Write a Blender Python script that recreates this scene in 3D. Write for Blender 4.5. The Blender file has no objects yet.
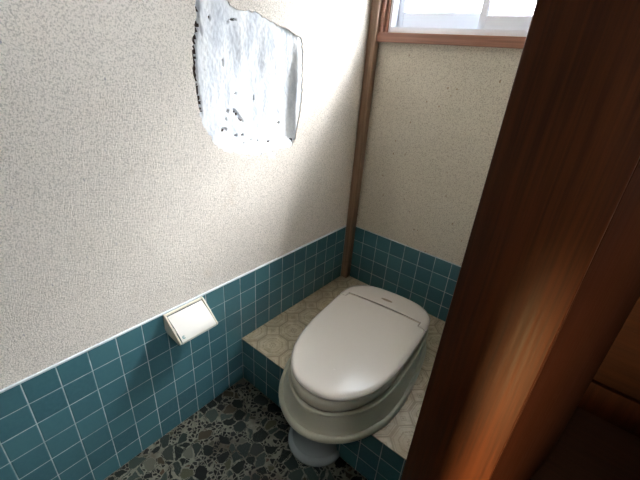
import bpy, bmesh, math, random
from mathutils import Vector, Matrix, noise
random.seed(7)
S = 0.075                      # tile pitch in metres
ZT = 6.9 * S                   # top of the tiled dado
ZP = 2.985 * S                 # top of the raised platform
YP = -9.46 * S                 # front face of the platform
W = 0.80                       # inner width of the room
YF = -1.78                     # front wall of the room
ZC = 2.30                      # ceiling
HX = 2.05                      # far side of the hallway
HY = 0.15                      # end wall of the hallway
scn = bpy.context.scene
COL = scn.collection

# ---------------------------------------------------------------- node helpers
class NT:
    def __init__(s, name):
        s.m = bpy.data.materials.new(name); s.m.use_nodes = True
        s.t = s.m.node_tree; s.t.nodes.clear()
        s.out = s.n('ShaderNodeOutputMaterial')
        s.b = s.n('ShaderNodeBsdfPrincipled')
        s.t.links.new(s.b.outputs[0], s.out.inputs[0])
    def n(s, typ, **kw):
        n = s.t.nodes.new(typ)
        for k, v in kw.items(): setattr(n, k, v)
        return n
    def set(s, sock, v):
        if isinstance(v, bpy.types.NodeSocket): s.t.links.new(v, sock)
        elif isinstance(v, tuple) and sock.type == 'RGBA' and len(v) == 3: sock.default_value = (*v, 1)
        else: sock.default_value = v
    def ma(s, op, a, b=0.0, c=None):
        n = s.n('ShaderNodeMath', operation=op)
        s.set(n.inputs[0], a); s.set(n.inputs[1], b)
        if c is not None: s.set(n.inputs[2], c)
        return n.outputs[0]
    def pos(s):
        g = s.n('ShaderNodeTexCoord'); return g.outputs['Object']
    def xyz(s, v):
        n = s.n('ShaderNodeSeparateXYZ'); s.set(n.inputs[0], v); return n.outputs
    def comb(s, x, y, z):
        n = s.n('ShaderNodeCombineXYZ')
        s.set(n.inputs[0], x); s.set(n.inputs[1], y); s.set(n.inputs[2], z); return n.outputs[0]
    def scale(s, v, xyz, loc=(0, 0, 0)):
        n = s.n('ShaderNodeMapping'); s.set(n.inputs[0], v)
        n.inputs['Scale'].default_value = xyz; n.inputs['Location'].default_value = loc
        return n.outputs[0]
    def noise(s, v, sc, det=3, rough=.5, col=False):
        n = s.n('ShaderNodeTexNoise'); s.set(n.inputs['Vector'], v)
        n.inputs['Scale'].default_value = sc; n.inputs['Detail'].default_value = det
        n.inputs['Roughness'].default_value = rough
        return n.outputs['Color' if col else 'Fac']
    def vor(s, v, sc, feat='F1', rnd=1.0):
        n = s.n('ShaderNodeTexVoronoi', feature=feat); s.set(n.inputs['Vector'], v)
        n.inputs['Scale'].default_value = sc; n.inputs['Randomness'].default_value = rnd
        return n.outputs
    def ss(s, v, a, b, lo=0.0, hi=1.0):
        n = s.n('ShaderNodeMapRange', interpolation_type='SMOOTHSTEP')
        s.set(n.inputs[0], v); n.inputs[1].default_value = a; n.inputs[2].default_value = b
        n.inputs[3].default_value = lo; n.inputs[4].default_value = hi
        return n.outputs[0]
    def mix(s, f, a, b):
        n = s.n('ShaderNodeMix', data_type='RGBA')
        s.set(n.inputs[0], f); s.set(n.inputs[6], a); s.set(n.inputs[7], b)
        return n.outputs[2]
    def ramp(s, f, stops, const=False):
        n = s.n('ShaderNodeValToRGB'); s.set(n.inputs[0], f); r = n.color_ramp
        if const: r.interpolation = 'CONSTANT'
        while len(r.elements) < len(stops): r.elements.new(.5)
        for e, (p, c) in zip(r.elements, stops): e.position = p; e.color = (*c, 1)
        return n.outputs[0]
    def bump(s, h, dist, st=1.0):
        n = s.n('ShaderNodeBump'); s.set(n.inputs['Height'], h)
        n.inputs['Distance'].default_value = dist; n.inputs['Strength'].default_value = st
        s.t.links.new(n.outputs[0], s.b.inputs['Normal'])
    def base(s, c): s.set(s.b.inputs['Base Color'], c)
    def rough(s, r): s.set(s.b.inputs['Roughness'], r)

def plain(name, c, r=.4, metal=0.0, coat=0.0, mott=.03):
    t = NT(name); p = t.pos()
    n = t.noise(p, 14, 4)
    t.base(t.mix(n, tuple(x*(1-mott*2) for x in c), tuple(min(1, x*(1+mott)) for x in c)))
    t.rough(t.ss(t.noise(p, 30, 3), .2, .8, r*.85, r*1.15))
    t.b.inputs['Metallic'].default_value = metal
    t.b.inputs['Coat Weight'].default_value = coat
    return t.m

def plaster(name, c, dark, fleck, amount):
    t = NT(name); p = t.pos()
    big = t.noise(p, 3.0, 4, .55)
    mid = t.noise(p, 22.0, 4, .6)
    grit = t.noise(p, 250, 2, .8)
    col = t.mix(t.ss(big, .3, .7), c, tuple(x*.93 for x in c))
    col = t.mix(t.ma('MULTIPLY', t.ss(grit, .50, .60), .60), col, dark)
    g2 = t.noise(p, 160, 3, .7)
    col = t.mix(t.ma('MULTIPLY', t.ss(g2, .55, .68), .35), col, dark)
    v = t.vor(t.scale(p, (1, 1.3, .6)), 56)
    keep = t.ma('GREATER_THAN', t.xyz(v['Color'])[0], .90 - amount)
    d = t.ma('ADD', v['Distance'], t.ma('MULTIPLY', t.noise(p, 260, 2), .24))
    spot = t.ma('MULTIPLY', t.ss(d, .22, .34, 1.0, 0.0), keep)
    col = t.mix(t.ma('MULTIPLY', spot, .75), col, fleck)
    stain = t.ss(t.noise(t.scale(p, (1, 1, .6)), 9, 5, .65), .60, .78)
    col = t.mix(t.ma('MULTIPLY', stain, .22), col, (.46, .33, .20))
    t.base(col); t.rough(.93)
    h = t.ma('ADD', t.noise(p, 270, 4, .75), t.ma('MULTIPLY', mid, .3))
    t.bump(h, .0033, 1.0)
    return t.m

def tiles(name, axis, phase, zpitch=.987*S):
    """ceramic tiles; axis = 0 / 1: world axis the columns run along"""
    t = NT(name); p = t.pos(); x, y, z = t.xyz(p)[0:3]
    a = (x, y)[axis]
    u = t.ma('DIVIDE', t.ma('SUBTRACT', a, phase), S)
    v = t.ma('DIVIDE', t.ma('SUBTRACT', ZT, z), zpitch)
    fu = t.ma('ABSOLUTE', t.ma('SUBTRACT', t.ma('FRACT', u), .5))
    fv = t.ma('ABSOLUTE', t.ma('SUBTRACT', t.ma('FRACT', v), .5))
    wob = t.ma('MULTIPLY', t.ma('SUBTRACT', t.noise(p, 60, 2), .5), .008)
    m = t.ma('ADD', t.ma('MAXIMUM', fu, fv), wob)
    grout = t.ss(m, .478, .489)
    cell = t.comb(t.ma('FLOOR', u), t.ma('FLOOR', v), 0.0)
    wn = t.n('ShaderNodeTexWhiteNoise', noise_dimensions='3D'); t.set(wn.inputs['Vector'], cell)
    r = wn.outputs['Value']
    base = t.mix(r, (.046, .132, .160), (.066, .176, .205))
    base = t.mix(t.ma('MULTIPLY', t.ss(t.noise(p, 90, 4, .6), .35, .75), .30), base, (.08, .19, .215))
    gc = t.mix(t.ss(t.noise(p, 16, 3), .35, .7), (.46, .52, .54), (.22, .31, .32))
    t.base(t.mix(grout, base, gc))
    t.rough(t.ma('ADD', t.ma('MULTIPLY', grout, .45), .26))
    edge = t.ss(m, .455, .485, 1.0, 0.0)
    h = t.ma('ADD', t.ma('MULTIPLY', edge, 1.0), t.ma('MULTIPLY', t.noise(p, 26, 2), .35))
    t.bump(h, .0011, 1.0)
    return t.m

def pebbles(name):
    t = NT(name); p = t.pos()
    wv = t.n('ShaderNodeVectorMath', operation='ADD')
    sc = t.n('ShaderNodeVectorMath', operation='SCALE')
    t.set(sc.inputs[0], t.noise(p, 38, 3, .6, True)); sc.inputs['Scale'].default_value = .022
    t.set(wv.inputs[0], p); t.set(wv.inputs[1], sc.outputs[0]); q = wv.outputs[0]
    F = t.comb(t.xyz(q)[0], t.xyz(q)[1], 0.0)
    big = t.vor(F, 25, 'F1', .95); bige = t.vor(F, 25, 'DISTANCE_TO_EDGE', .95)
    bc = t.xyz(big['Color'])
    bm_ = t.ma('MULTIPLY', t.ma('GREATER_THAN', bc[0], .34), t.ss(bige['Distance'], .05, .075))
    sml = t.vor(F, 66, 'F1', 1.0); smle = t.vor(F, 66, 'DISTANCE_TO_EDGE', 1.0)
    scl = t.xyz(sml['Color'])
    sm = t.ma('MULTIPLY', t.ma('GREATER_THAN', scl[0], .12), t.ss(smle['Distance'], .07, .13))
    notbig = t.ma('SUBTRACT', 1.0, t.ma('MULTIPLY', t.ma('GREATER_THAN', bc[0], .34), t.ss(bige['Distance'], .02, .04)))
    sm = t.ma('MULTIPLY', sm, notbig)
    stops = [(0, (.005, .008, .0065)), (.30, (.015, .024, .020)), (.48, (.030, .044, .037)), (.62, (.007, .008, .0075)),
             (.72, (.062, .060, .033)), (.82, (.042, .032, .017)), (.88, (.025, .031, .025)), (.95, (.09, .093, .07))]
    cb = t.ramp(bc[1], stops, True)
    csm = t.ramp(scl[1], [(0, (.005, .006, .0055)), (.6, (.014, .016, .015)), (.85, (.05, .048, .032)), (.95, (.07, .042, .025))], True)
    speck = t.ss(t.noise(p, 330, 3, .75), .52, .68)
    cb = t.mix(t.ma('MULTIPLY', speck, t.ma('MULTIPLY', bc[2], .6)), cb, (.11, .125, .115))
    g = t.mix(t.noise(p, 60, 3), (.085, .085, .062), (.25, .24, .195))
    g = t.mix(t.ss(t.noise(p, 9, 3), .45, .7), g, (.085, .07, .05))
    col = t.mix(sm, g, csm); col = t.mix(bm_, col, cb)
    t.base(col); st = t.ma('MAXIMUM', bm_, sm)
    t.rough(t.ma('SUBTRACT', .55, t.ma('MULTIPLY', st, .12))); t.b.inputs['Specular IOR Level'].default_value = .2
    t.bump(st, .0012, .8)
    return t.m

def platform_vinyl(name):
    t = NT(name); p = t.pos(); x, y, z = t.xyz(p)[0:3]; P = .1235
    u = t.ma('SUBTRACT', t.ma('FRACT', t.ma('ADD', t.ma('DIVIDE', t.ma('SUBTRACT', x, .120), P), 20.5)), .5)
    v = t.ma('SUBTRACT', t.ma('FRACT', t.ma('ADD', t.ma('DIVIDE', t.ma('SUBTRACT', y, -.653), P), 20.5)), .5)
    au = t.ma('ABSOLUTE', u); av = t.ma('ABSOLUTE', v)
    dsum = t.ma('ADD', au, av)
    octo = t.ma('MAXIMUM', t.ma('MAXIMUM', au, av), t.ma('MULTIPLY', dsum, .69))
    def line(d, at, w):
        return t.ss(t.ma('ABSOLUTE', t.ma('SUBTRACT', d, at)), w*.5, w, 1.0, 0.0)
    l1 = line(octo, .485, .030); l2 = t.ma('MULTIPLY', line(octo, .425, .016), .7)
    l3 = t.ma('MULTIPLY', line(octo, .30, .022), t.ss(t.noise(p, 220, 1), .42, .5))
    l4 = t.ma('MULTIPLY', line(octo, .21, .014), .35)
    rr = t.ma('SQRT', t.ma('ADD', t.ma('MULTIPLY', u, u), t.ma('MULTIPLY', v, v)))
    ang = t.ma('ARCTAN2', v, u)
    pet = t.ma('MULTIPLY', t.ma('COSINE', t.ma('MULTIPLY', ang, 8.0)), .022)
    c1 = line(t.ma('ADD', rr, pet), .085, .022)
    c2 = t.ss(rr, .020, .034, 1.0, 0.0)
    # small square motif where four octagons meet
    bu = t.ma('SUBTRACT', .5, au); bv = t.ma('SUBTRACT', .5, av)
    dd = t.ma('ADD', bu, bv)
    s1 = line(dd, .085, .03); s2 = t.ss(dd, .03, .05, 1.0, 0.0)
    ln = t.ma('MAXIMUM', t.ma('MAXIMUM', l1, l2), t.ma('MAXIMUM', l3, l4))
    ln = t.ma('MAXIMUM', ln, t.ma('MAXIMUM', t.ma('MAXIMUM', c1, c2), t.ma('MAXIMUM', t.ma('MULTIPLY', s1, .7), s2)))
    marb = t.noise(p, 34, 6, .7)
    col = t.mix(t.ss(marb, .35, .65), (.54, .46, .325), (.40, .335, .225))
    col = t.mix(t.ma('MULTIPLY', ln, .62), col, (.17, .135, .085))
    dirt = t.ss(t.noise(p, 7, 4, .6), .50, .72)
    col = t.mix(t.ma('MULTIPLY', dirt, .45), col, (.24, .165, .085))
    t.base(col); t.rough(.42)
    t.bump(ln, .0004, .6)
    return t.m

def wood(name, c1, c2, axis=2, r=.35, coat=.0, sc=1.0, rspread=.05, spec=.4):
    t = NT(name); p = t.pos()
    s = [38*sc]*3; s[axis] = 1.6*sc
    q = t.scale(p, tuple(s))
    n1 = t.noise(q, 1.6, 5, .6)
    s2 = [130*sc]*3; s2[axis] = 3.0*sc
    n2 = t.noise(t.scale(p, tuple(s2)), 1.5, 3, .6)
    f = t.ma('ADD', t.ma('MULTIPLY', n1, .65), t.ma('MULTIPLY', n2, .45))
    t.base(t.mix(t.ss(f, .38, .72), c1, c2))
    t.rough(t.ss(n2, .3, .7, r - rspread, r + rspread))
    t.b.inputs['Coat Weight'].default_value = coat; t.b.inputs['Coat Roughness'].default_value = .3
    t.b.inputs['Specular IOR Level'].default_value = spec
    t.bump(n2, .0004, .5)
    return t.m

def cement(name):
    t = NT(name); p = t.pos()
    n = t.noise(t.scale(p, (1, 1, .35)), 26, 5, .65)
    col = t.mix(t.ss(n, .3, .7), (.80, .82, .85), (.52, .56, .625))
    col = t.mix(t.ma('MULTIPLY', t.ss(t.noise(p, 60, 5, .75), .56, .72), .45), col, (.28, .31, .37))
    t.base(col); t.rough(.85)
    t.bump(t.ma('ADD', t.noise(t.scale(p, (1, 1, .5)), 55, 5, .7), 0.0), .0022, .7)
    return t.m

def glass(name, frosted):
    t = NT(name); t.t.nodes.remove(t.b)
    tr = t.n('ShaderNodeBsdfTransparent'); tr.inputs[0].default_value = (.96, .98, 1, 1)
    tl = t.n('ShaderNodeBsdfTranslucent'); tl.inputs[0].default_value = (.93, .96, 1, 1)
    gl = t.n('ShaderNodeBsdfGlossy'); gl.inputs['Roughness'].default_value = .25
    m1 = t.n('ShaderNodeMixShader'); m1.inputs[0].default_value = frosted
    t.t.links.new(tr.outputs[0], m1.inputs[1]); t.t.links.new(tl.outputs[0], m1.inputs[2])
    m2 = t.n('ShaderNodeMixShader'); m2.inputs[0].default_value = .05
    t.t.links.new(m1.outputs[0], m2.inputs[1]); t.t.links.new(gl.outputs[0], m2.inputs[2])
    t.t.links.new(m2.outputs[0], t.out.inputs[0])
    return t.m

M = dict(
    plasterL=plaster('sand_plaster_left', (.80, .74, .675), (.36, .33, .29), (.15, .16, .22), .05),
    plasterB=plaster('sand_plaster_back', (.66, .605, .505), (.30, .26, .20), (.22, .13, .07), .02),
    tileL=tiles('teal_tiles_left', 1, -1.47*S), tileB=tiles('teal_tiles_back', 0, 1.20*S),
    tileP=tiles('teal_tiles_platform', 0, .93*S),
    cap=plain('cap_catchlight', (.62, .68, .72), .5), pebble=pebbles('pebble_vinyl'), vinyl=platform_vinyl('octagon_vinyl'),
    post=wood('corner_post_wood', (.15, .088, .055), (.27, .17, .11), 2, .5),
    sill=wood('sill_wood', (.20, .088, .055), (.34, .165, .110), 0, .45),
    jamb=wood('jamb_wood', (.029, .0080, .0024), (.072, .0185, .0042), 2, .5, .0, spec=.15),
    door=wood('door_wood', (.022, .0062, .0023), (.038, .0105, .0036), 2, .6, spec=.08),
    hallwood=wood('hall_wood', (.018, .0065, .003), (.035, .013, .0055), 0, .7, spec=.1),
    hallfloor=wood('hall_floor_wood', (.028, .012, .005), (.05, .021, .009), 0, .6, spec=.15),
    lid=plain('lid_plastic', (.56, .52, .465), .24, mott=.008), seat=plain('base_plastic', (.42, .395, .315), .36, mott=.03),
    base=plain('skirt_plastic', (.40, .385, .30), .38, mott=.04), strip=plain('seam_shade_tan', (.36, .31, .235), .5), brown=plain('brown_plate', (.22, .17, .11), .4), gap_shade=plain('gap_shade_dark', (.12, .095, .06), .6),
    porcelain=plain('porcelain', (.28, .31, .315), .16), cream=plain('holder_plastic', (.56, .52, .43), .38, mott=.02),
    white=plain('holder_cover_plastic', (.58, .565, .525), .32, mott=.02), teal=plain('teal_mark', (.03, .20, .22), .4),
    dark=plain('dark_plastic', (.03, .022, .014), .5), alu=plain('white_aluminium', (.70, .74, .82), .35, mott=.01),
    bead=plain('dark_gasket', (.10, .11, .13), .6), steel=plain('brass_metal', (.45, .33, .15), .3, 1.0),
    cement=cement('cement_patch'), void=plain('crack_shade_debris', (.055, .035, .03), .95, mott=.3),
    frosted=glass('frosted_glass', .50), clear=glass('clear_glass', .1),
    ceiling=plain('ceiling_board', (.50, .46, .40), .9), paper=plain('paper', (.85, .84, .80), .9),
)

# ---------------------------------------------------------------- mesh helpers
def link(name, bm, mat, parent=None, smooth=False, angle=40):
    bmesh.ops.recalc_face_normals(bm, faces=bm.faces)
    me = bpy.data.meshes.new(name); bm.to_mesh(me); bm.free()
    for m in (mat if isinstance(mat, (list, tuple)) else [mat]): me.materials.append(m)
    if smooth:
        for p in me.polygons: p.use_smooth = True
        try: me.set_sharp_from_angle(angle=math.radians(angle))
        except Exception: pass
    o = bpy.data.objects.new(name, me); COL.objects.link(o)
    if parent: o.parent = parent
    return o
def struct(o): o['kind'] = 'structure'; return o
def tag(o, label, cat, group=None):
    o['label'] = label; o['category'] = cat
    if group: o['group'] = group
    return o
def empty(name, loc=(0, 0, 0), rz=0):
    o = bpy.data.objects.new(name, None); COL.objects.link(o); o.location = loc; o.rotation_euler = (0, 0, rz)
    o.empty_display_size = .05
    return o
def box(bm, x0, x1, y0, y1, z0, z1, bev=0.0, seg=2):
    b2 = bmesh.new()
    vs = [b2.verts.new((x, y, z)) for x in (x0, x1) for y in (y0, y1) for z in (z0, z1)]
    for f in ((0, 1, 3, 2), (4, 6, 7, 5), (0, 4, 5, 1), (2, 3, 7, 6), (0, 2, 6, 4), (1, 5, 7, 3)):
        b2.faces.new([vs[i] for i in f])
    bmesh.ops.recalc_face_normals(b2, faces=b2.faces)
    if bev: bmesh.ops.bevel(b2, geom=b2.edges[:] , offset=bev, segments=seg, profile=.5, affect='EDGES')
    me = bpy.data.meshes.new('tmp'); b2.to_mesh(me); b2.free(); bm.from_mesh(me); bpy.data.meshes.remove(me)
def boxes(name, bs, mat, parent=None, bev=0.0):
    bm = bmesh.new()
    for b in bs: box(bm, *b, bev=bev)
    return link(name, bm, mat, parent, smooth=bev > 0)

# ---------------------------------------------------------------- room shell
TH = .15
PX = -.005                     # plaster face of the left wall, tiles stand proud of it
# left wall with an irregular hole for the repair patch
outline = [(-11.12, 9.95), (-11.15, 9.0), (-11.05, 8.1), (-10.95, 7.45), (-10.60, 7.0), (-10.45, 6.62), (-10.0, 6.35), (-9.2, 6.12), (-8.6, 6.05),
           (-8.0, 5.90), (-7.4, 6.0), (-6.6, 6.02), (-6.0, 6.02), (-5.72, 6.3), (-5.62, 7.0), (-5.45, 7.7), (-5.38, 8.6), (-5.45, 9.4),
           (-5.42, 10.1), (-5.60, 10.7), (-6.1, 10.9), (-6.9, 11.05), (-7.6, 11.2), (-8.3, 11.42), (-9.0, 11.38), (-9.7, 11.62),
           (-9.75, 12.5), (-10.9, 12.5), (-10.85, 11.4), (-10.92, 10.8), (-11.05, 10.35)]
OUT = []
random.seed(3)
for i, a in enumerate(outline):
    b = outline[(i+1) % len(outline)]
    for k in range(5):
        f = k/5; j = .045
        OUT.append(((a[0]+(b[0]-a[0])*f + random.uniform(-j, j))*S, (a[1]+(b[1]-a[1])*f + random.uniform(-j, j))*S + ZT))
bm = bmesh.new()
def loop(pts, x):
    vs = [bm.verts.new((x, p[0], p[1])) for p in pts]
    return vs, [bm.edges.new((vs[i], vs[(i+1) % len(vs)])) for i in range(len(vs))]
v0, e0 = loop([(YF, 0), (0, 0), (0, ZC), (YF, ZC)], PX)
v1, e1 = loop(OUT, PX)
bmesh.ops.triangle_fill(bm, use_beauty=True, edges=e0+e1)
vb = [bm.verts.new((PX-.03, v.co.y, v.co.z)) for v in v1]
for i in range(len(v1)):
    j = (i+1) % len(v1); bm.faces.new((v1[i], v1[j], vb[j], vb[i]))
box(bm, PX-TH, PX-.0305, YF-TH, TH, 0, ZC)
struct(link('wall_left', bm, M['plasterL']))

# the cement patch: height field filling the hole
def sstep(x, a, b):
    t = max(0, min(1, (x-a)/(b-a))); return t*t*(3-2*t)
def patch_depth(y, z):
    n = noise.noise(Vector((y*24, z*20, 1.3)))*.0010 + noise.noise(Vector((y*110, z*95, 4.1)))*.0008 + noise.noise(Vector((y*12, z*7, 9)))*.003
    yu, zu = y/S, (z-ZT)/S
    wob = noise.noise(Vector((z*22, 0, 7)))*.10
    wob2 = noise.noise(Vector((y*22, 3, 7)))*.14
    inner = sstep(yu, -11.0, -7.6)*(1-sstep(yu, -6.05+wob, -5.68+wob*.6))*(1-sstep(zu, 8.8+wob2, 11.3+wob2))*sstep(zu, 6.0, 6.5)
    d = -.0025 - .020*inner
    d += .0014*math.sin(yu*9+zu*1.3)*inner*.4
    # broken-out left edge
    ce = crack_edge(zu); d -= .011*(1-sstep(yu, ce-.03, ce+.04))*sstep(zu, 7.6, 8.2)
    for (py, pz, ry, rz, tilt) in PITS:
        a, b = yu-py, zu-pz; c, s_ = math.cos(tilt), math.sin(tilt)
        q = ((a*c+b*s_)/ry/.7)**2 + ((-a*s_+b*c)/rz/.7)**2
        if q < 1.6: d -= .006*(1-sstep(q, .5, 1.6))
    return d + n
LE = [(7.0, -10.70), (7.45, -10.95), (8.1, -11.05), (9.0, -11.15), (9.95, -11.12), (10.35, -11.05), (10.8, -10.92), (11.4, -10.85), (13, -10.9)]
def crack_edge(zu):
    for (a, ya), (b, yb) in zip(LE, LE[1:]):
        if a <= zu <= b: return ya+(yb-ya)*(zu-a)/(b-a) + .145 + noise.noise(Vector((zu*6, 2, 5)))*.05
    return -99
PITS = [(-9.15, 7.70, .42, .12, -.75), (-8.9, 7.45, .22, .10, -.6), (-9.9, 7.15, .24, .13, 0), (-9.65, 7.85, .12, .09, 0), (-9.25, 6.85, .12, .08, 0),
        (-8.85, 6.82, .11, .10, .3), (-8.8, 6.45, .10, .06, 0), (-8.35, 6.55, .08, .06, 0), (-7.3, 6.35, .22, .07, 0), (-9.75, 7.55, .07, .09, 0), (-7.95, 6.45, .06, .05, 0),
        (-6.6, 7.15, .09, .10, -.8), (-9.2, 8.5, .10, .05, 0), (-8.15, 8.3, .04, .16, 0), (-5.85, 6.3, .13, .16, .4),
        (-10.75, 10.75, .07, .42, .15), (-10.35, 11.0, .05, .10, 0), (-9.55, 10.95, .10, .05, .5), (-9.3, 11.05, .22, .04, .1), (-9.8, 9.6, .04, .2, 0)]
y0, y1, z0, z1 = -11.5*S, -5.1*S, 5.6*S+ZT, 12.8*S+ZT
NY, NZ = 190, 190
bm = bmesh.new(); G = []
for i in range(NY+1):
    y = y0+(y1-y0)*i/NY
    G.append([bm.verts.new((PX+patch_depth(y, z0+(z1-z0)*k/NZ), y, z0+(z1-z0)*k/NZ)) for k in range(NZ+1)])
for i in range(NY):
    for k in range(NZ):
        f = bm.faces.new((G[i][k], G[i+1][k], G[i+1][k+1], G[i][k+1]))
        yu = (y0+(y1-y0)*(i+.5)/NY)/S; zu = (z0+(z1-z0)*(k+.5)/NZ-ZT)/S
        wob = noise.noise(Vector(((zu*S+ZT)*22, 0, 7)))*.10
        if zu > 7.9 and zu < 11.3 and yu < crack_edge(zu): f.material_index = 1
        for (py, pz, ry, rz, tilt) in PITS:
            a, b = yu-py, zu-pz; c, s_ = math.cos(tilt), math.sin(tilt)
            if ((a*c+b*s_)/ry)**2 + ((-a*s_+b*c)/rz)**2 < .16+.5*noise.noise(Vector((yu*9, zu*9, 0))): f.material_index = 1
patch = link('cement_patch', bm, [M['cement'], M['void']], smooth=True, angle=80)  # second material: crack shadow and dark pit debris put into the colour
tag(patch, 'rough pale grey cement repair patch with cracked edge, set in the left plaster wall', 'wall patch')

# back wall with window opening
WX0, WX1, WZ0, WZ1 = .046, .76, ZT+11.40*S, ZT+11.40*S+.60
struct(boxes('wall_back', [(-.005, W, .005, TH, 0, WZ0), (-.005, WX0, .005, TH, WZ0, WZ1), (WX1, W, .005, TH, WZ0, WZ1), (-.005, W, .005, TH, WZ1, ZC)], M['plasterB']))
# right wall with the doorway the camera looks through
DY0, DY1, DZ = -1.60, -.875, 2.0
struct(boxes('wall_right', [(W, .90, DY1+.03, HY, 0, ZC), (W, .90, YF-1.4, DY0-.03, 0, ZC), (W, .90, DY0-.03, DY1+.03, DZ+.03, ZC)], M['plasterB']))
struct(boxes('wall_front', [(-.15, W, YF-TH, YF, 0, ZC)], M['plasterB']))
struct(boxes('ceiling', [(-.15, HX+.1, -3.3, .3, ZC, ZC+.05)], M['ceiling']))
struct(boxes('floor', [(0, W, YF, YP+.002, -.04, 0)], M['pebble']))
# hallway
struct(boxes('floor_hall', [(W, HX, -3.2, HY, -.04, .03)], M['hallfloor']))
struct(boxes('wall_hall_end', [(.90, HX, HY, HY+.1, .03, ZC)], M['hallwood']))
struct(boxes('baseboard_hall', [(1.03, HX, HY-.025, HY, .03, .175)], M['door'], bev=.003))
struct(boxes('wall_hall_right', [(HX, HX+.1, -3.3, -1.65, -.04, ZC), (HX, HX+.1, -.75, HY+.1, -.04, ZC), (HX, HX+.1, -1.65, -.75, -.04, 1.45), (HX, HX+.1, -1.65, -.75, 2.0, ZC)], M['plasterB']))
struct(boxes('wall_hall_front', [(.80, HX, -3.3, -3.2, 0, ZC)], M['plasterB']))
w2 = empty('added_fill_window', (HX+.04, -1.2, 1.45)); struct(w2)  # unseen window, added to brighten the lower left wall and tiles
boxes('window_frame', [(-.03, .03, -.45, -.42, 0, .55), (-.03, .03, .42, .45, 0, .55), (-.03, .03, -.42, .42, 0, .03), (-.03, .03, -.42, .42, .52, .55), (-.03, .03, -.015, .015, .03, .52)], M['alu'], w2)
boxes('glass', [(-.003, .003, -.42, -.015, .03, .52), (-.003, .003, .015, .42, .03, .52)], M['frosted'], w2)

# tiled dado, proud of the plaster, top edge painted pale for the light it catches
def dado(name, b, mat): return struct(boxes(name, [b], mat))
dado('trim_1', (-.005, 0, YF, 0, 0, ZT-.002), M['tileL'])
dado('trim_2', (0, W, 0, .005, 0, ZT), M['tileB'])
struct(boxes('trim_3', [(-.0052, .0014, YF, -.03, ZT-.002, ZT+.0035)], M['cap'], bev=.001))
struct(boxes('trim_4', [(.03, W, -.0006, .0052, ZT, ZT+.0015)], M['cap']))
dado('trim_5', (W-.005, W, DY1+.03, 0, 0, ZT), M['tileL'])
dado('trim_6', (W-.005, W, YF, DY0-.03, 0, ZT), M['tileL'])

# corner post
struct(boxes('trim_7', [(0.0, .037, -.034, .0, ZP, ZC)], M['post'], bev=.0015))

# raised platform: tiled riser, vinyl top with worn nosing
struct(boxes('platform_riser', [(0, W, YP, -.005, 0, ZP-.004)], M['tileP']))
struct(boxes('platform_top', [(0, W, YP-.003, 0, ZP-.004, ZP)], M['vinyl'], bev=.0012))

# ---------------------------------------------------------------- window
win = empty('window_1', (0, 0, WZ0)); struct(win)
H = WZ1-WZ0
boxes('window_sill', [(.030, W-.004, -.022, .06, -.033, 0)], M['sill'], win, bev=.0015)
boxes('window_casing', [(.037, .053, -.018, .055, 0, H+.03), (.056, .066, -.004, .055, 0, H), (WX1-.02, WX1+.01, -.018, .055, 0, H+.03), (.053, WX1-.02, -.018, .055, H, H+.03)], M['sill'], win, bev=.001)
boxes('window_frame', [(.0675, .080, .004, .075, 0, H), (WX1-.032, WX1-.02, .004, .075, 0, H), (.080, WX1-.032, .004, .075, 0, .020), (.080, WX1-.032, .004, .075, H-.02, H)], M['alu'], win, bev=.001)
def sash(x0, x1, y, nm, rb):
    s = boxes(nm, [(x0, x0+.024, y, y+.022, .0205, H-.0205), (x1-.024, x1, y, y+.022, .0205, H-.0205), (x0+.024, x1-.024, y, y+.022, .0205, rb), (x0+.024, x1-.024, y, y+.022, H-.045, H-.0205)], M['alu'], win, bev=.0015)
    boxes('glazing_bead', [(x0+.022, x0+.026, y+.003, y+.018, rb-.002, H-.043), (x1-.026, x1-.022, y+.003, y+.018, rb-.002, H-.043), (x0+.022, x1-.022, y+.003, y+.018, rb-.003, rb+.0005)], M['bead'], s)
    boxes('glass', [(x0+.0261, x1-.0261, y+.009, y+.013, rb+.0006, H-.045)], M['frosted'], s)
    return s
sash(.0805, .437, .045, 'window_sash', .073)
sash(.410, WX1-.0325, .014, 'window_sash', .061)

# ---------------------------------------------------------------- doorway timber
def rounded_box(name, b, r, mat, parent=None): return boxes(name, [b], mat, parent, bev=r)
struct(rounded_box('trim_8', (.788, .948, DY1, DY1+.035, .0, DZ), .0035, M['jamb']))
struct(rounded_box('trim_9', (.788, .948, DY0-.035, DY0, .0, DZ), .0035, M['jamb']))
struct(rounded_box('trim_10', (.788, .948, DY0-.035, DY1+.035, DZ, DZ+.035), .0035, M['jamb']))
struct(boxes('trim_11', [(W-.002, .948, DY0, DY1, -.03, .045)], M['jamb'], bev=.003))
# toilet door folded back against the hallway side of the wall
d1 = empty('door_1', (.9505, DY1+.037, .05), math.radians(-14.2)); struct(d1)
boxes('door_leaf', [(-.034, 0, .001, .62, 0, 1.93)], M['door'], d1, bev=.0012)
bm = bmesh.new()
bmesh.ops.create_uvsphere(bm, u_segments=20, v_segments=12, radius=.022, matrix=Matrix.Translation((.045, .57, .95)))
bmesh.ops.create_cone(bm, segments=16, radius1=.009, radius2=.009, depth=.045, matrix=Matrix.Translation((.0225, .57, .95)) @ Matrix.Rotation(math.pi/2, 4, 'Y'), cap_ends=True)
link('door_knob', bm, M['steel'], d1, True)

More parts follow.
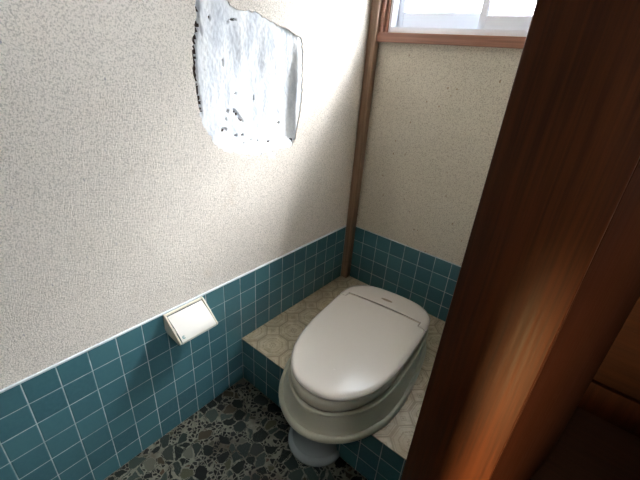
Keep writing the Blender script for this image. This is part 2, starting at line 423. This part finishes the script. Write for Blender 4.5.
# ---------------------------------------------------------------- toilet seat unit
def spline(pts, n):
    """half-width profile -> dense closed outline (u forward, v right) through Catmull-Rom"""
    full = pts + [(u, -h) for u, h in reversed(pts[1:-1])]
    N = len(full); out = []
    for i in range(N):
        p0, p1, p2, p3 = (Vector(full[(i+k-1) % N]) for k in range(4))
        for j in range(8):
            t = j/8
            a = .5*((2*p1)+(p2-p0)*t+(2*p0-5*p1+4*p2-p3)*t*t+(-p0+3*p1-3*p2+p3)*t**3)
            out.append(a)
    # resample evenly
    L = [0]
    for i in range(len(out)): L.append(L[-1]+(out[(i+1) % len(out)]-out[i]).length)
    res = []; k = 0
    for q in range(n):
        s = L[-1]*q/n
        while L[k+1] < s: k += 1
        f = (s-L[k])/max(1e-9, L[k+1]-L[k])
        res.append(out[k % len(out)].lerp(out[(k+1) % len(out)], f))
    return res
def inset(o, d):
    n = len(o); r = []
    for i in range(n):
        t = (o[(i+1) % n]-o[i-1]).normalized()
        nn = Vector((t.y, -t.x))
        r.append(o[i] + nn*d)
    return r
def area(o): return sum(o[i].x*o[(i+1) % len(o)].y-o[(i+1) % len(o)].x*o[i].y for i in range(len(o)))/2
def ccw(o): return o if area(o) > 0 else o[::-1]
def loc(u, v, z): return (v*.01, -u*.01, z*.01)    # local: forward = -y
def loft(bm, rings, cap0=True, cap1=True):
    R = [[bm.verts.new(loc(p.x, p.y, z(p) if callable(z) else z)) for p in o] for o, z in rings]
    n = len(R[0])
    for a, b in zip(R, R[1:]):
        for i in range(n): bm.faces.new((a[i], a[(i+1) % n], b[(i+1) % n], b[i]))
    if cap0: bm.faces.new(R[0])
    if cap1: bm.faces.new(R[-1][::-1])
    return R
N = 160
def lerp2(a, b, f): return [p.lerp(q, f) for p, q in zip(a, b)]
top_p = [(-15.6, 0), (-15.2, 8), (-13.4, 13.6), (-9.4, 17.5), (-4.5, 18.9), (2, 19.1), (10, 19.0), (20, 18.7), (29, 17.8), (35.5, 16.2), (40, 14.2), (43.4, 11.9), (46.5, 8.8), (48.6, 4.9), (49.2, 0)]
seat_p = [(-15.0, 0), (-14.6, 8), (-12.8, 13.4), (-9, 17.0), (-4.5, 18.4), (2, 18.7), (10, 18.7), (20, 18.4), (29, 17.6), (36, 15.9), (40.8, 13.8), (44.6, 11.3), (47.8, 7.8), (49.6, 4.1), (50.1, 0)]
mid_p = [(-16.2, 0), (-15.8, 8), (-14, 13.8), (-10, 17.7), (-4.5, 19.3), (4, 19.7), (15, 19.8), (25.6, 19.2), (31, 18.4), (36.5, 17.0), (42, 14.2), (46.3, 10.2), (49.4, 6.1), (51.1, 0)]
rim_p = [(-17.2, 0), (-16.6, 9), (-14.5, 15), (-9, 19), (-1, 20.9), (10.5, 22.0), (22.8, 22.3), (33, 21.0), (38, 19.2), (43, 16.8), (47.9, 12.9), (51.3, 8.3), (53.1, 4.0), (53.6, 0)]
TOP, SEAT, MID, RIM = (ccw(spline(p, N)) for p in (top_p, seat_p, mid_p, rim_p))
# start all outlines at the same angular place: evenly resampled from the rear point, so indices agree
unit = empty('toilet_seat_unit', (.406, -.335, ZP), math.radians(6.2))
tag(unit, 'cream plastic toilet with closed lid on the patterned step in the corner', 'toilet')
z0_ = ZP*100
def Zr(z): return z - z0_
sgn = -1 if (inset(TOP, .5)[0]-Vector((10, 0))).length > (TOP[0]-Vector((10, 0))).length else 1
def ins(o, d): return inset(o, d*sgn)
# skirt
bm = bmesh.new()
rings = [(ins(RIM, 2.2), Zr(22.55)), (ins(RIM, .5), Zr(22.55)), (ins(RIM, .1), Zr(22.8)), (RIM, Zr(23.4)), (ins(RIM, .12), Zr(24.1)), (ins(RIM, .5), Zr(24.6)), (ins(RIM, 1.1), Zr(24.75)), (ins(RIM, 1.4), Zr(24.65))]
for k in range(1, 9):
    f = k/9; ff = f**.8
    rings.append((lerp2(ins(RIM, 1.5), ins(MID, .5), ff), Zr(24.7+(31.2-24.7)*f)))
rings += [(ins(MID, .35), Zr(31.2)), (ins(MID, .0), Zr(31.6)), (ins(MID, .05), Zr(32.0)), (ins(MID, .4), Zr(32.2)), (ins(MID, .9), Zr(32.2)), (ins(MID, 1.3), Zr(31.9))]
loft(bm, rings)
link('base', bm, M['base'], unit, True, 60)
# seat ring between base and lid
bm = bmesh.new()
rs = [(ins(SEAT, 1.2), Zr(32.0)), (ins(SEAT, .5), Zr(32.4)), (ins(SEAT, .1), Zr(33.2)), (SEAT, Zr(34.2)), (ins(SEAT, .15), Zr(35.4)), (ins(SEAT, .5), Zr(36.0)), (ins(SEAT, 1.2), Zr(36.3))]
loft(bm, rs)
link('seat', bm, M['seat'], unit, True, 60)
# thin dark band standing in for the shadow under the seat
bm = bmesh.new()
loft(bm, [(ins(SEAT, 1.6), Zr(31.95)), (ins(SEAT, .7), Zr(31.95)), (ins(SEAT, .7), Zr(32.35)), (ins(SEAT, 1.6), Zr(32.35))])
link('gap_shade', bm, M['gap_shade'], unit)

# lid and hinge cover share one outline, split along a stepped seam
def dome(p, zb, h, u0=18., ru=36., rv=20.):
    q = ((p.x-u0)/ru)**2+(p.y/rv)**2
    return zb + h*(1-min(1.2, q))
def clip_piece(name, mat, keep_front, zlo, ztop, h):
    """solid with the shared outline, cut by the stepped seam"""
    steps = [(ins(TOP, 1.2), lambda p: Zr(zlo)), (ins(TOP, .5), lambda p: Zr(zlo+.02)), (ins(TOP, .08), lambda p: Zr(zlo+.35)), (TOP, lambda p: Zr(zlo+.9))]
    prof = [(.05, .55), (.3, .30), (.8, .12), (1.6, .03), (2.8, 0.0)]
    for d, dz in prof:
        steps.append((ins(TOP, d), (lambda dz_: (lambda p: Zr(dome(p, ztop, h)) - dz_*2.0))(dz)))
    inner = ins(TOP, 2.8)
    cen = Vector((17.5, 0))
    for s in (.93, .84, .74, .62, .48, .32, .16):
        steps.append(([cen + (p-cen)*s for p in inner], lambda p: Zr(dome(p, ztop, h))))
    out = bmesh.new()
    for cuts in keep_front:
        b = bmesh.new(); loft(b, steps); bmesh.ops.recalc_face_normals(b, faces=b.faces)
        for (pu, pv), (nu, nv) in cuts:            # keep the side the normal points to
            r = bmesh.ops.bisect_plane(b, geom=b.verts[:]+b.edges[:]+b.faces[:], plane_co=loc(pu, pv, 0), plane_no=loc(nu, nv, 0), clear_inner=True)
            ed = [e for e in r['geom_cut'] if isinstance(e, bmesh.types.BMEdge)]
            if ed: bmesh.ops.triangle_fill(b, use_beauty=True, edges=ed)
        me = bpy.data.meshes.new('tmp'); b.to_mesh(me); b.free(); out.from_mesh(me); bpy.data.meshes.remove(me)
    me = bpy.data.meshes.new(name); out.to_mesh(me); out.free()
    me.materials.append(mat)
    for p in me.polygons: p.use_smooth = True
    me.set_sharp_from_angle(angle=math.radians(38))
    o = bpy.data.objects.new(name, me); COL.objects.link(o); o.parent = unit
    return o
LZ, LT, LH = 36.55, 38.1, 1.0
# seam: middle at u = -2, ends step forward to u = .2
F, B_, Rt, Lf = (1, 0), (-1, 0), (0, 1), (0, -1)
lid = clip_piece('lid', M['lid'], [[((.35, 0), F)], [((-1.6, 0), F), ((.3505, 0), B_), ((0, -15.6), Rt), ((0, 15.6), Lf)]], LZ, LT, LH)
cover = clip_piece('hinge_cover', M['lid'], [[((-2.75, 0), B_)], [((-2.7505, 0), F), ((.0, 0), B_), ((0, 16.0), Rt)], [((-2.7505, 0), F), ((.0, 0), B_), ((0, -16.0), Lf)]], LZ-.1, LT, LH)
# strip in the seam, coloured darker to give the groove its shadow
bm = bmesh.new()
vs = [(-2.74, -15.59), (-1.61, -15.59), (-1.61, 15.59), (-2.74, 15.59)]
a = [bm.verts.new(loc(u, v, Zr(37.0))) for u, v in vs]; b = [bm.verts.new(loc(u, v, Zr(38.0))) for u, v in vs]
bm.faces.new(a); bm.faces.new(b[::-1])
for i in range(4): bm.faces.new((a[i], a[(i+1) % 4], b[(i+1) % 4], b[i]))
link('seam_shade_strip', bm, M['strip'], unit)
# small oval maker's plate
bm = bmesh.new()
ring = [Vector((-7.2 + .7*math.cos(t), -.5+2.5*math.sin(t))) for t in [i*math.tau/28 for i in range(28)]]
r2 = [Vector((-7.2 + .5*math.cos(t), -.5+2.3*math.sin(t))) for t in [i*math.tau/28 for i in range(28)]]
zz = lambda p: Zr(dome(p, LT, LH))
loft(bm, [(ring, lambda p: zz(p)-.05), (ring, lambda p: zz(p)+.08), (r2, lambda p: zz(p)+.10)])
em = link('emblem', bm, M['brown'], unit, True); em['label'] = 'small dark oval maker plate'
# screw cap on the skirt's left side
def small_disc(name, c, r, nrm, mat, parent):
    bm = bmesh.new(); q = Vector(nrm).to_track_quat('Z', 'Y').to_matrix().to_4x4()
    bmesh.ops.create_cone(bm, segments=14, radius1=r, radius2=r*.8, depth=.002, cap_ends=True, matrix=Matrix.Translation(c) @ q)
    return link(name, bm, mat, parent, True)
small_disc('screw', loc(37.2, -16.2, Zr(32.9)), .0022, (-.6, -.5, .5), M['dark'], unit)

# ---------------------------------------------------------------- porcelain pedestal below the step
ped = empty('squat_toilet_pedestal', (.422, -.714, 0))
tag(ped, 'white porcelain pedestal of the squat toilet below the step on the pebbled floor', 'toilet pedestal')
def half_loft(bm, prof, n=40, rear=.0):
    """profile (r, z) swept round the front half, straight back to the riser"""
    R = []
    for r, z in prof:
        ring = []
        back = (YP-.003) - (-.714)
        for i in range(n+1):
            t = math.pi*i/n
            ring.append((r*math.cos(t), -r*math.sin(t)*1.0, z))
        ring.append((-r, back, z)); ring.insert(0, (r, back, z))
        R.append([bm.verts.new(c) for c in ring])
    m = len(R[0])
    for a, b in zip(R, R[1:]):
        for i in range(m): bm.faces.new((a[i], a[(i+1) % m], b[(i+1) % m], b[i]))
    bm.faces.new(R[0]); bm.faces.new(R[-1][::-1])
bm = bmesh.new()
half_loft(bm, [(.100, 0), (.106, .003), (.107, .010), (.105, .018), (.100, .024), (.092, .028)])
link('foot', bm, M['porcelain'], ped, True, 60)
bm = bmesh.new()
half_loft(bm, [(.091, .0285), (.086, .040), (.083, .070), (.084, .110), (.090, .145), (.100, .175), (.112, .198), (.118, .212), (.117, .222), (.110, .2245)])
link('neck', bm, M['porcelain'], ped, True, 60)

# ---------------------------------------------------------------- paper holder
hol = empty('paper_holder', (0, -.947, ZT)); HW = .0705
tag(hol, 'cream plastic toilet paper holder with white cover on the left tiled wall', 'toilet paper holder')
def prism_y(bm, pts, ya, yb, bev=0):
    a = [bm.verts.new((x, ya, z)) for x, z in pts]; b = [bm.verts.new((x, yb, z)) for x, z in pts]
    n = len(a); bm.faces.new(a); bm.faces.new(b[::-1])
    fs = []
    for i in range(n): bm.faces.new((a[i], a[(i+1) % n], b[(i+1) % n], b[i]))
    if bev:
        bmesh.ops.bevel(bm, geom=bm.edges[:], offset=bev, segments=2, affect='EDGES')
cheek = [(.0005, -.001), (.0080, .0005), (.014, -.0015), (.086, -.063), (.088, -.068), (.084, -.074), (.074, -.076), (.020, -.070), (.0005, -.060)]
for s in (-1, 1):
    bm = bmesh.new()
    ya, yb = (s*HW, s*(HW-.0055)); prism_y(bm, cheek, min(ya, yb), max(ya, yb), .0009)
    link('side_plate', bm, M['cream'], hol, True, 50)
bm = bmesh.new()
prism_y(bm, [(.0005, -.002), (.0085, -.001), (.0105, -.0035), (.009, -.007), (.0005, -.007)], -HW+.0056, HW-.0056, .0006)
link('back_plate', bm, M['cream'], hol, True, 50)
# cover: sloping slab with rolled lower edge
outer = [(.0125, -.0068), (.045, -.0275), (.076, -.050), (.0845, -.0585), (.0885, -.064), (.0885, -.0700), (.0845, -.0750), (.079, -.0765)]
innr = [(x-.0022, z-.0022) for x, z in outer[:4]] + [(.0855, -.0645), (.0855, -.0690), (.083, -.0725), (.079, -.074)]
bm = bmesh.new()
prism_y(bm, outer+innr[::-1], -HW+.0080, HW-.0080)
cv = link('cover', bm, M['white'], hol, True, 35); cv['label'] = 'white sloping cover flap'
# small teal emblem near the lower left corner of the cover
bm = bmesh.new()
def on_cover(a, b):   # a along y, b down the slope
    x0_, z0__ = .0760, -.050; dx, dz = .0085/.0120, -.0085/.0120
    nx, nz = .0007, .0007
    return (x0_+dx*b+nx, a, z0__+dz*b+nz)
for ring_r, cut in ((.0032, None), (.0017, None)):
    pts = [(ring_r*math.cos(t), ring_r*math.sin(t)) for t in [i*math.tau/20 for i in range(20)]]
cs = (-.052, .0055)
inner_ = [on_cover(cs[0]+.0026*math.cos(t), cs[1]+.0026*math.sin(t)) for t in [i*math.tau/24*.8+.6 for i in range(25)]]
outer_ = [on_cover(cs[0]+.0052*math.cos(t), cs[1]+.0052*math.sin(t)) for t in [i*math.tau/24*.8+.6 for i in range(25)]]
A = [bm.verts.new(c) for c in inner_]; B = [bm.verts.new(c) for c in outer_]
for i in range(24): bm.faces.new((A[i], A[i+1], B[i+1], B[i]))
C_ = [bm.verts.new(on_cover(cs[0]+.0014*math.cos(i*math.tau/12), cs[1]+.0014*math.sin(i*math.tau/12))) for i in range(12)]
bm.faces.new(C_)
e = link('emblem', bm, M['teal'], hol); e['label'] = 'small teal maker mark'
bm = bmesh.new()
bmesh.ops.create_cone(bm, segments=20, radius1=.009, radius2=.009, depth=2*HW-.0125, cap_ends=True, matrix=Matrix.Translation((.040, 0, -.050)) @ Matrix.Rotation(math.pi/2, 4, 'X'))
link('spindle', bm, M['cream'], hol, True)

# ---------------------------------------------------------------- light
w = bpy.data.worlds.new('sky'); scn.world = w; w.use_nodes = True; nt = w.node_tree
bg = nt.nodes['Background']
g = nt.nodes.new('ShaderNodeTexCoord'); sx = nt.nodes.new('ShaderNodeSeparateXYZ'); rp = nt.nodes.new('ShaderNodeValToRGB')
nt.links.new(g.outputs['Generated'], sx.inputs[0]); nt.links.new(sx.outputs[2], rp.inputs[0]); nt.links.new(rp.outputs[0], bg.inputs[0])
rp.color_ramp.elements[0].position = 0; rp.color_ramp.elements[0].color = (.45, .46, .46, 1)
rp.color_ramp.elements[1].position = .35; rp.color_ramp.elements[1].color = (.92, .97, 1.0, 1)
bg.inputs[1].default_value = 4.9
sun = bpy.data.lights.new('sun', 'SUN'); sun.energy = 20; sun.angle = math.radians(27); sun.color = (1, .98, .95)
so = bpy.data.objects.new('sun', sun); COL.objects.link(so)
so.rotation_euler = Vector((-.38, -.62, -.69)).to_track_quat('-Z', 'Y').to_euler()

# added warm spotlight behind the camera, no real fixture, for the doorpost's glowing edge
nl = bpy.data.lights.new('doorpost_glow_spot', 'SPOT'); nl.energy = 55; nl.shadow_soft_size = .022; nl.color = (1, .62, .26)
nl.spot_size = math.radians(47); nl.spot_blend = .9
no = bpy.data.objects.new('doorpost_glow_spot', nl); COL.objects.link(no); no.location = (.978, -2.03, .14)
no.rotation_euler = (Vector((.925, -.875, .50))-no.location).to_track_quat('-Z', 'Y').to_euler()

# ---------------------------------------------------------------- camera
cam = bpy.data.cameras.new('camera'); cam.sensor_width = 36; cam.lens = 366.355/640*36; cam.clip_start = .01
co = bpy.data.objects.new('camera', cam); COL.objects.link(co)
co.location = CAMLOC = (12.343*S, -19.252*S, 10.137*S+ZT); co.rotation_euler = (1.102, -.0700, .691)
scn.camera = co
vs_ = scn.view_settings; vs_.view_transform = 'Standard'; vs_.look = 'None'; vs_.gamma = 1; vs_.use_curve_mapping = False; vs_.exposure = 1.98
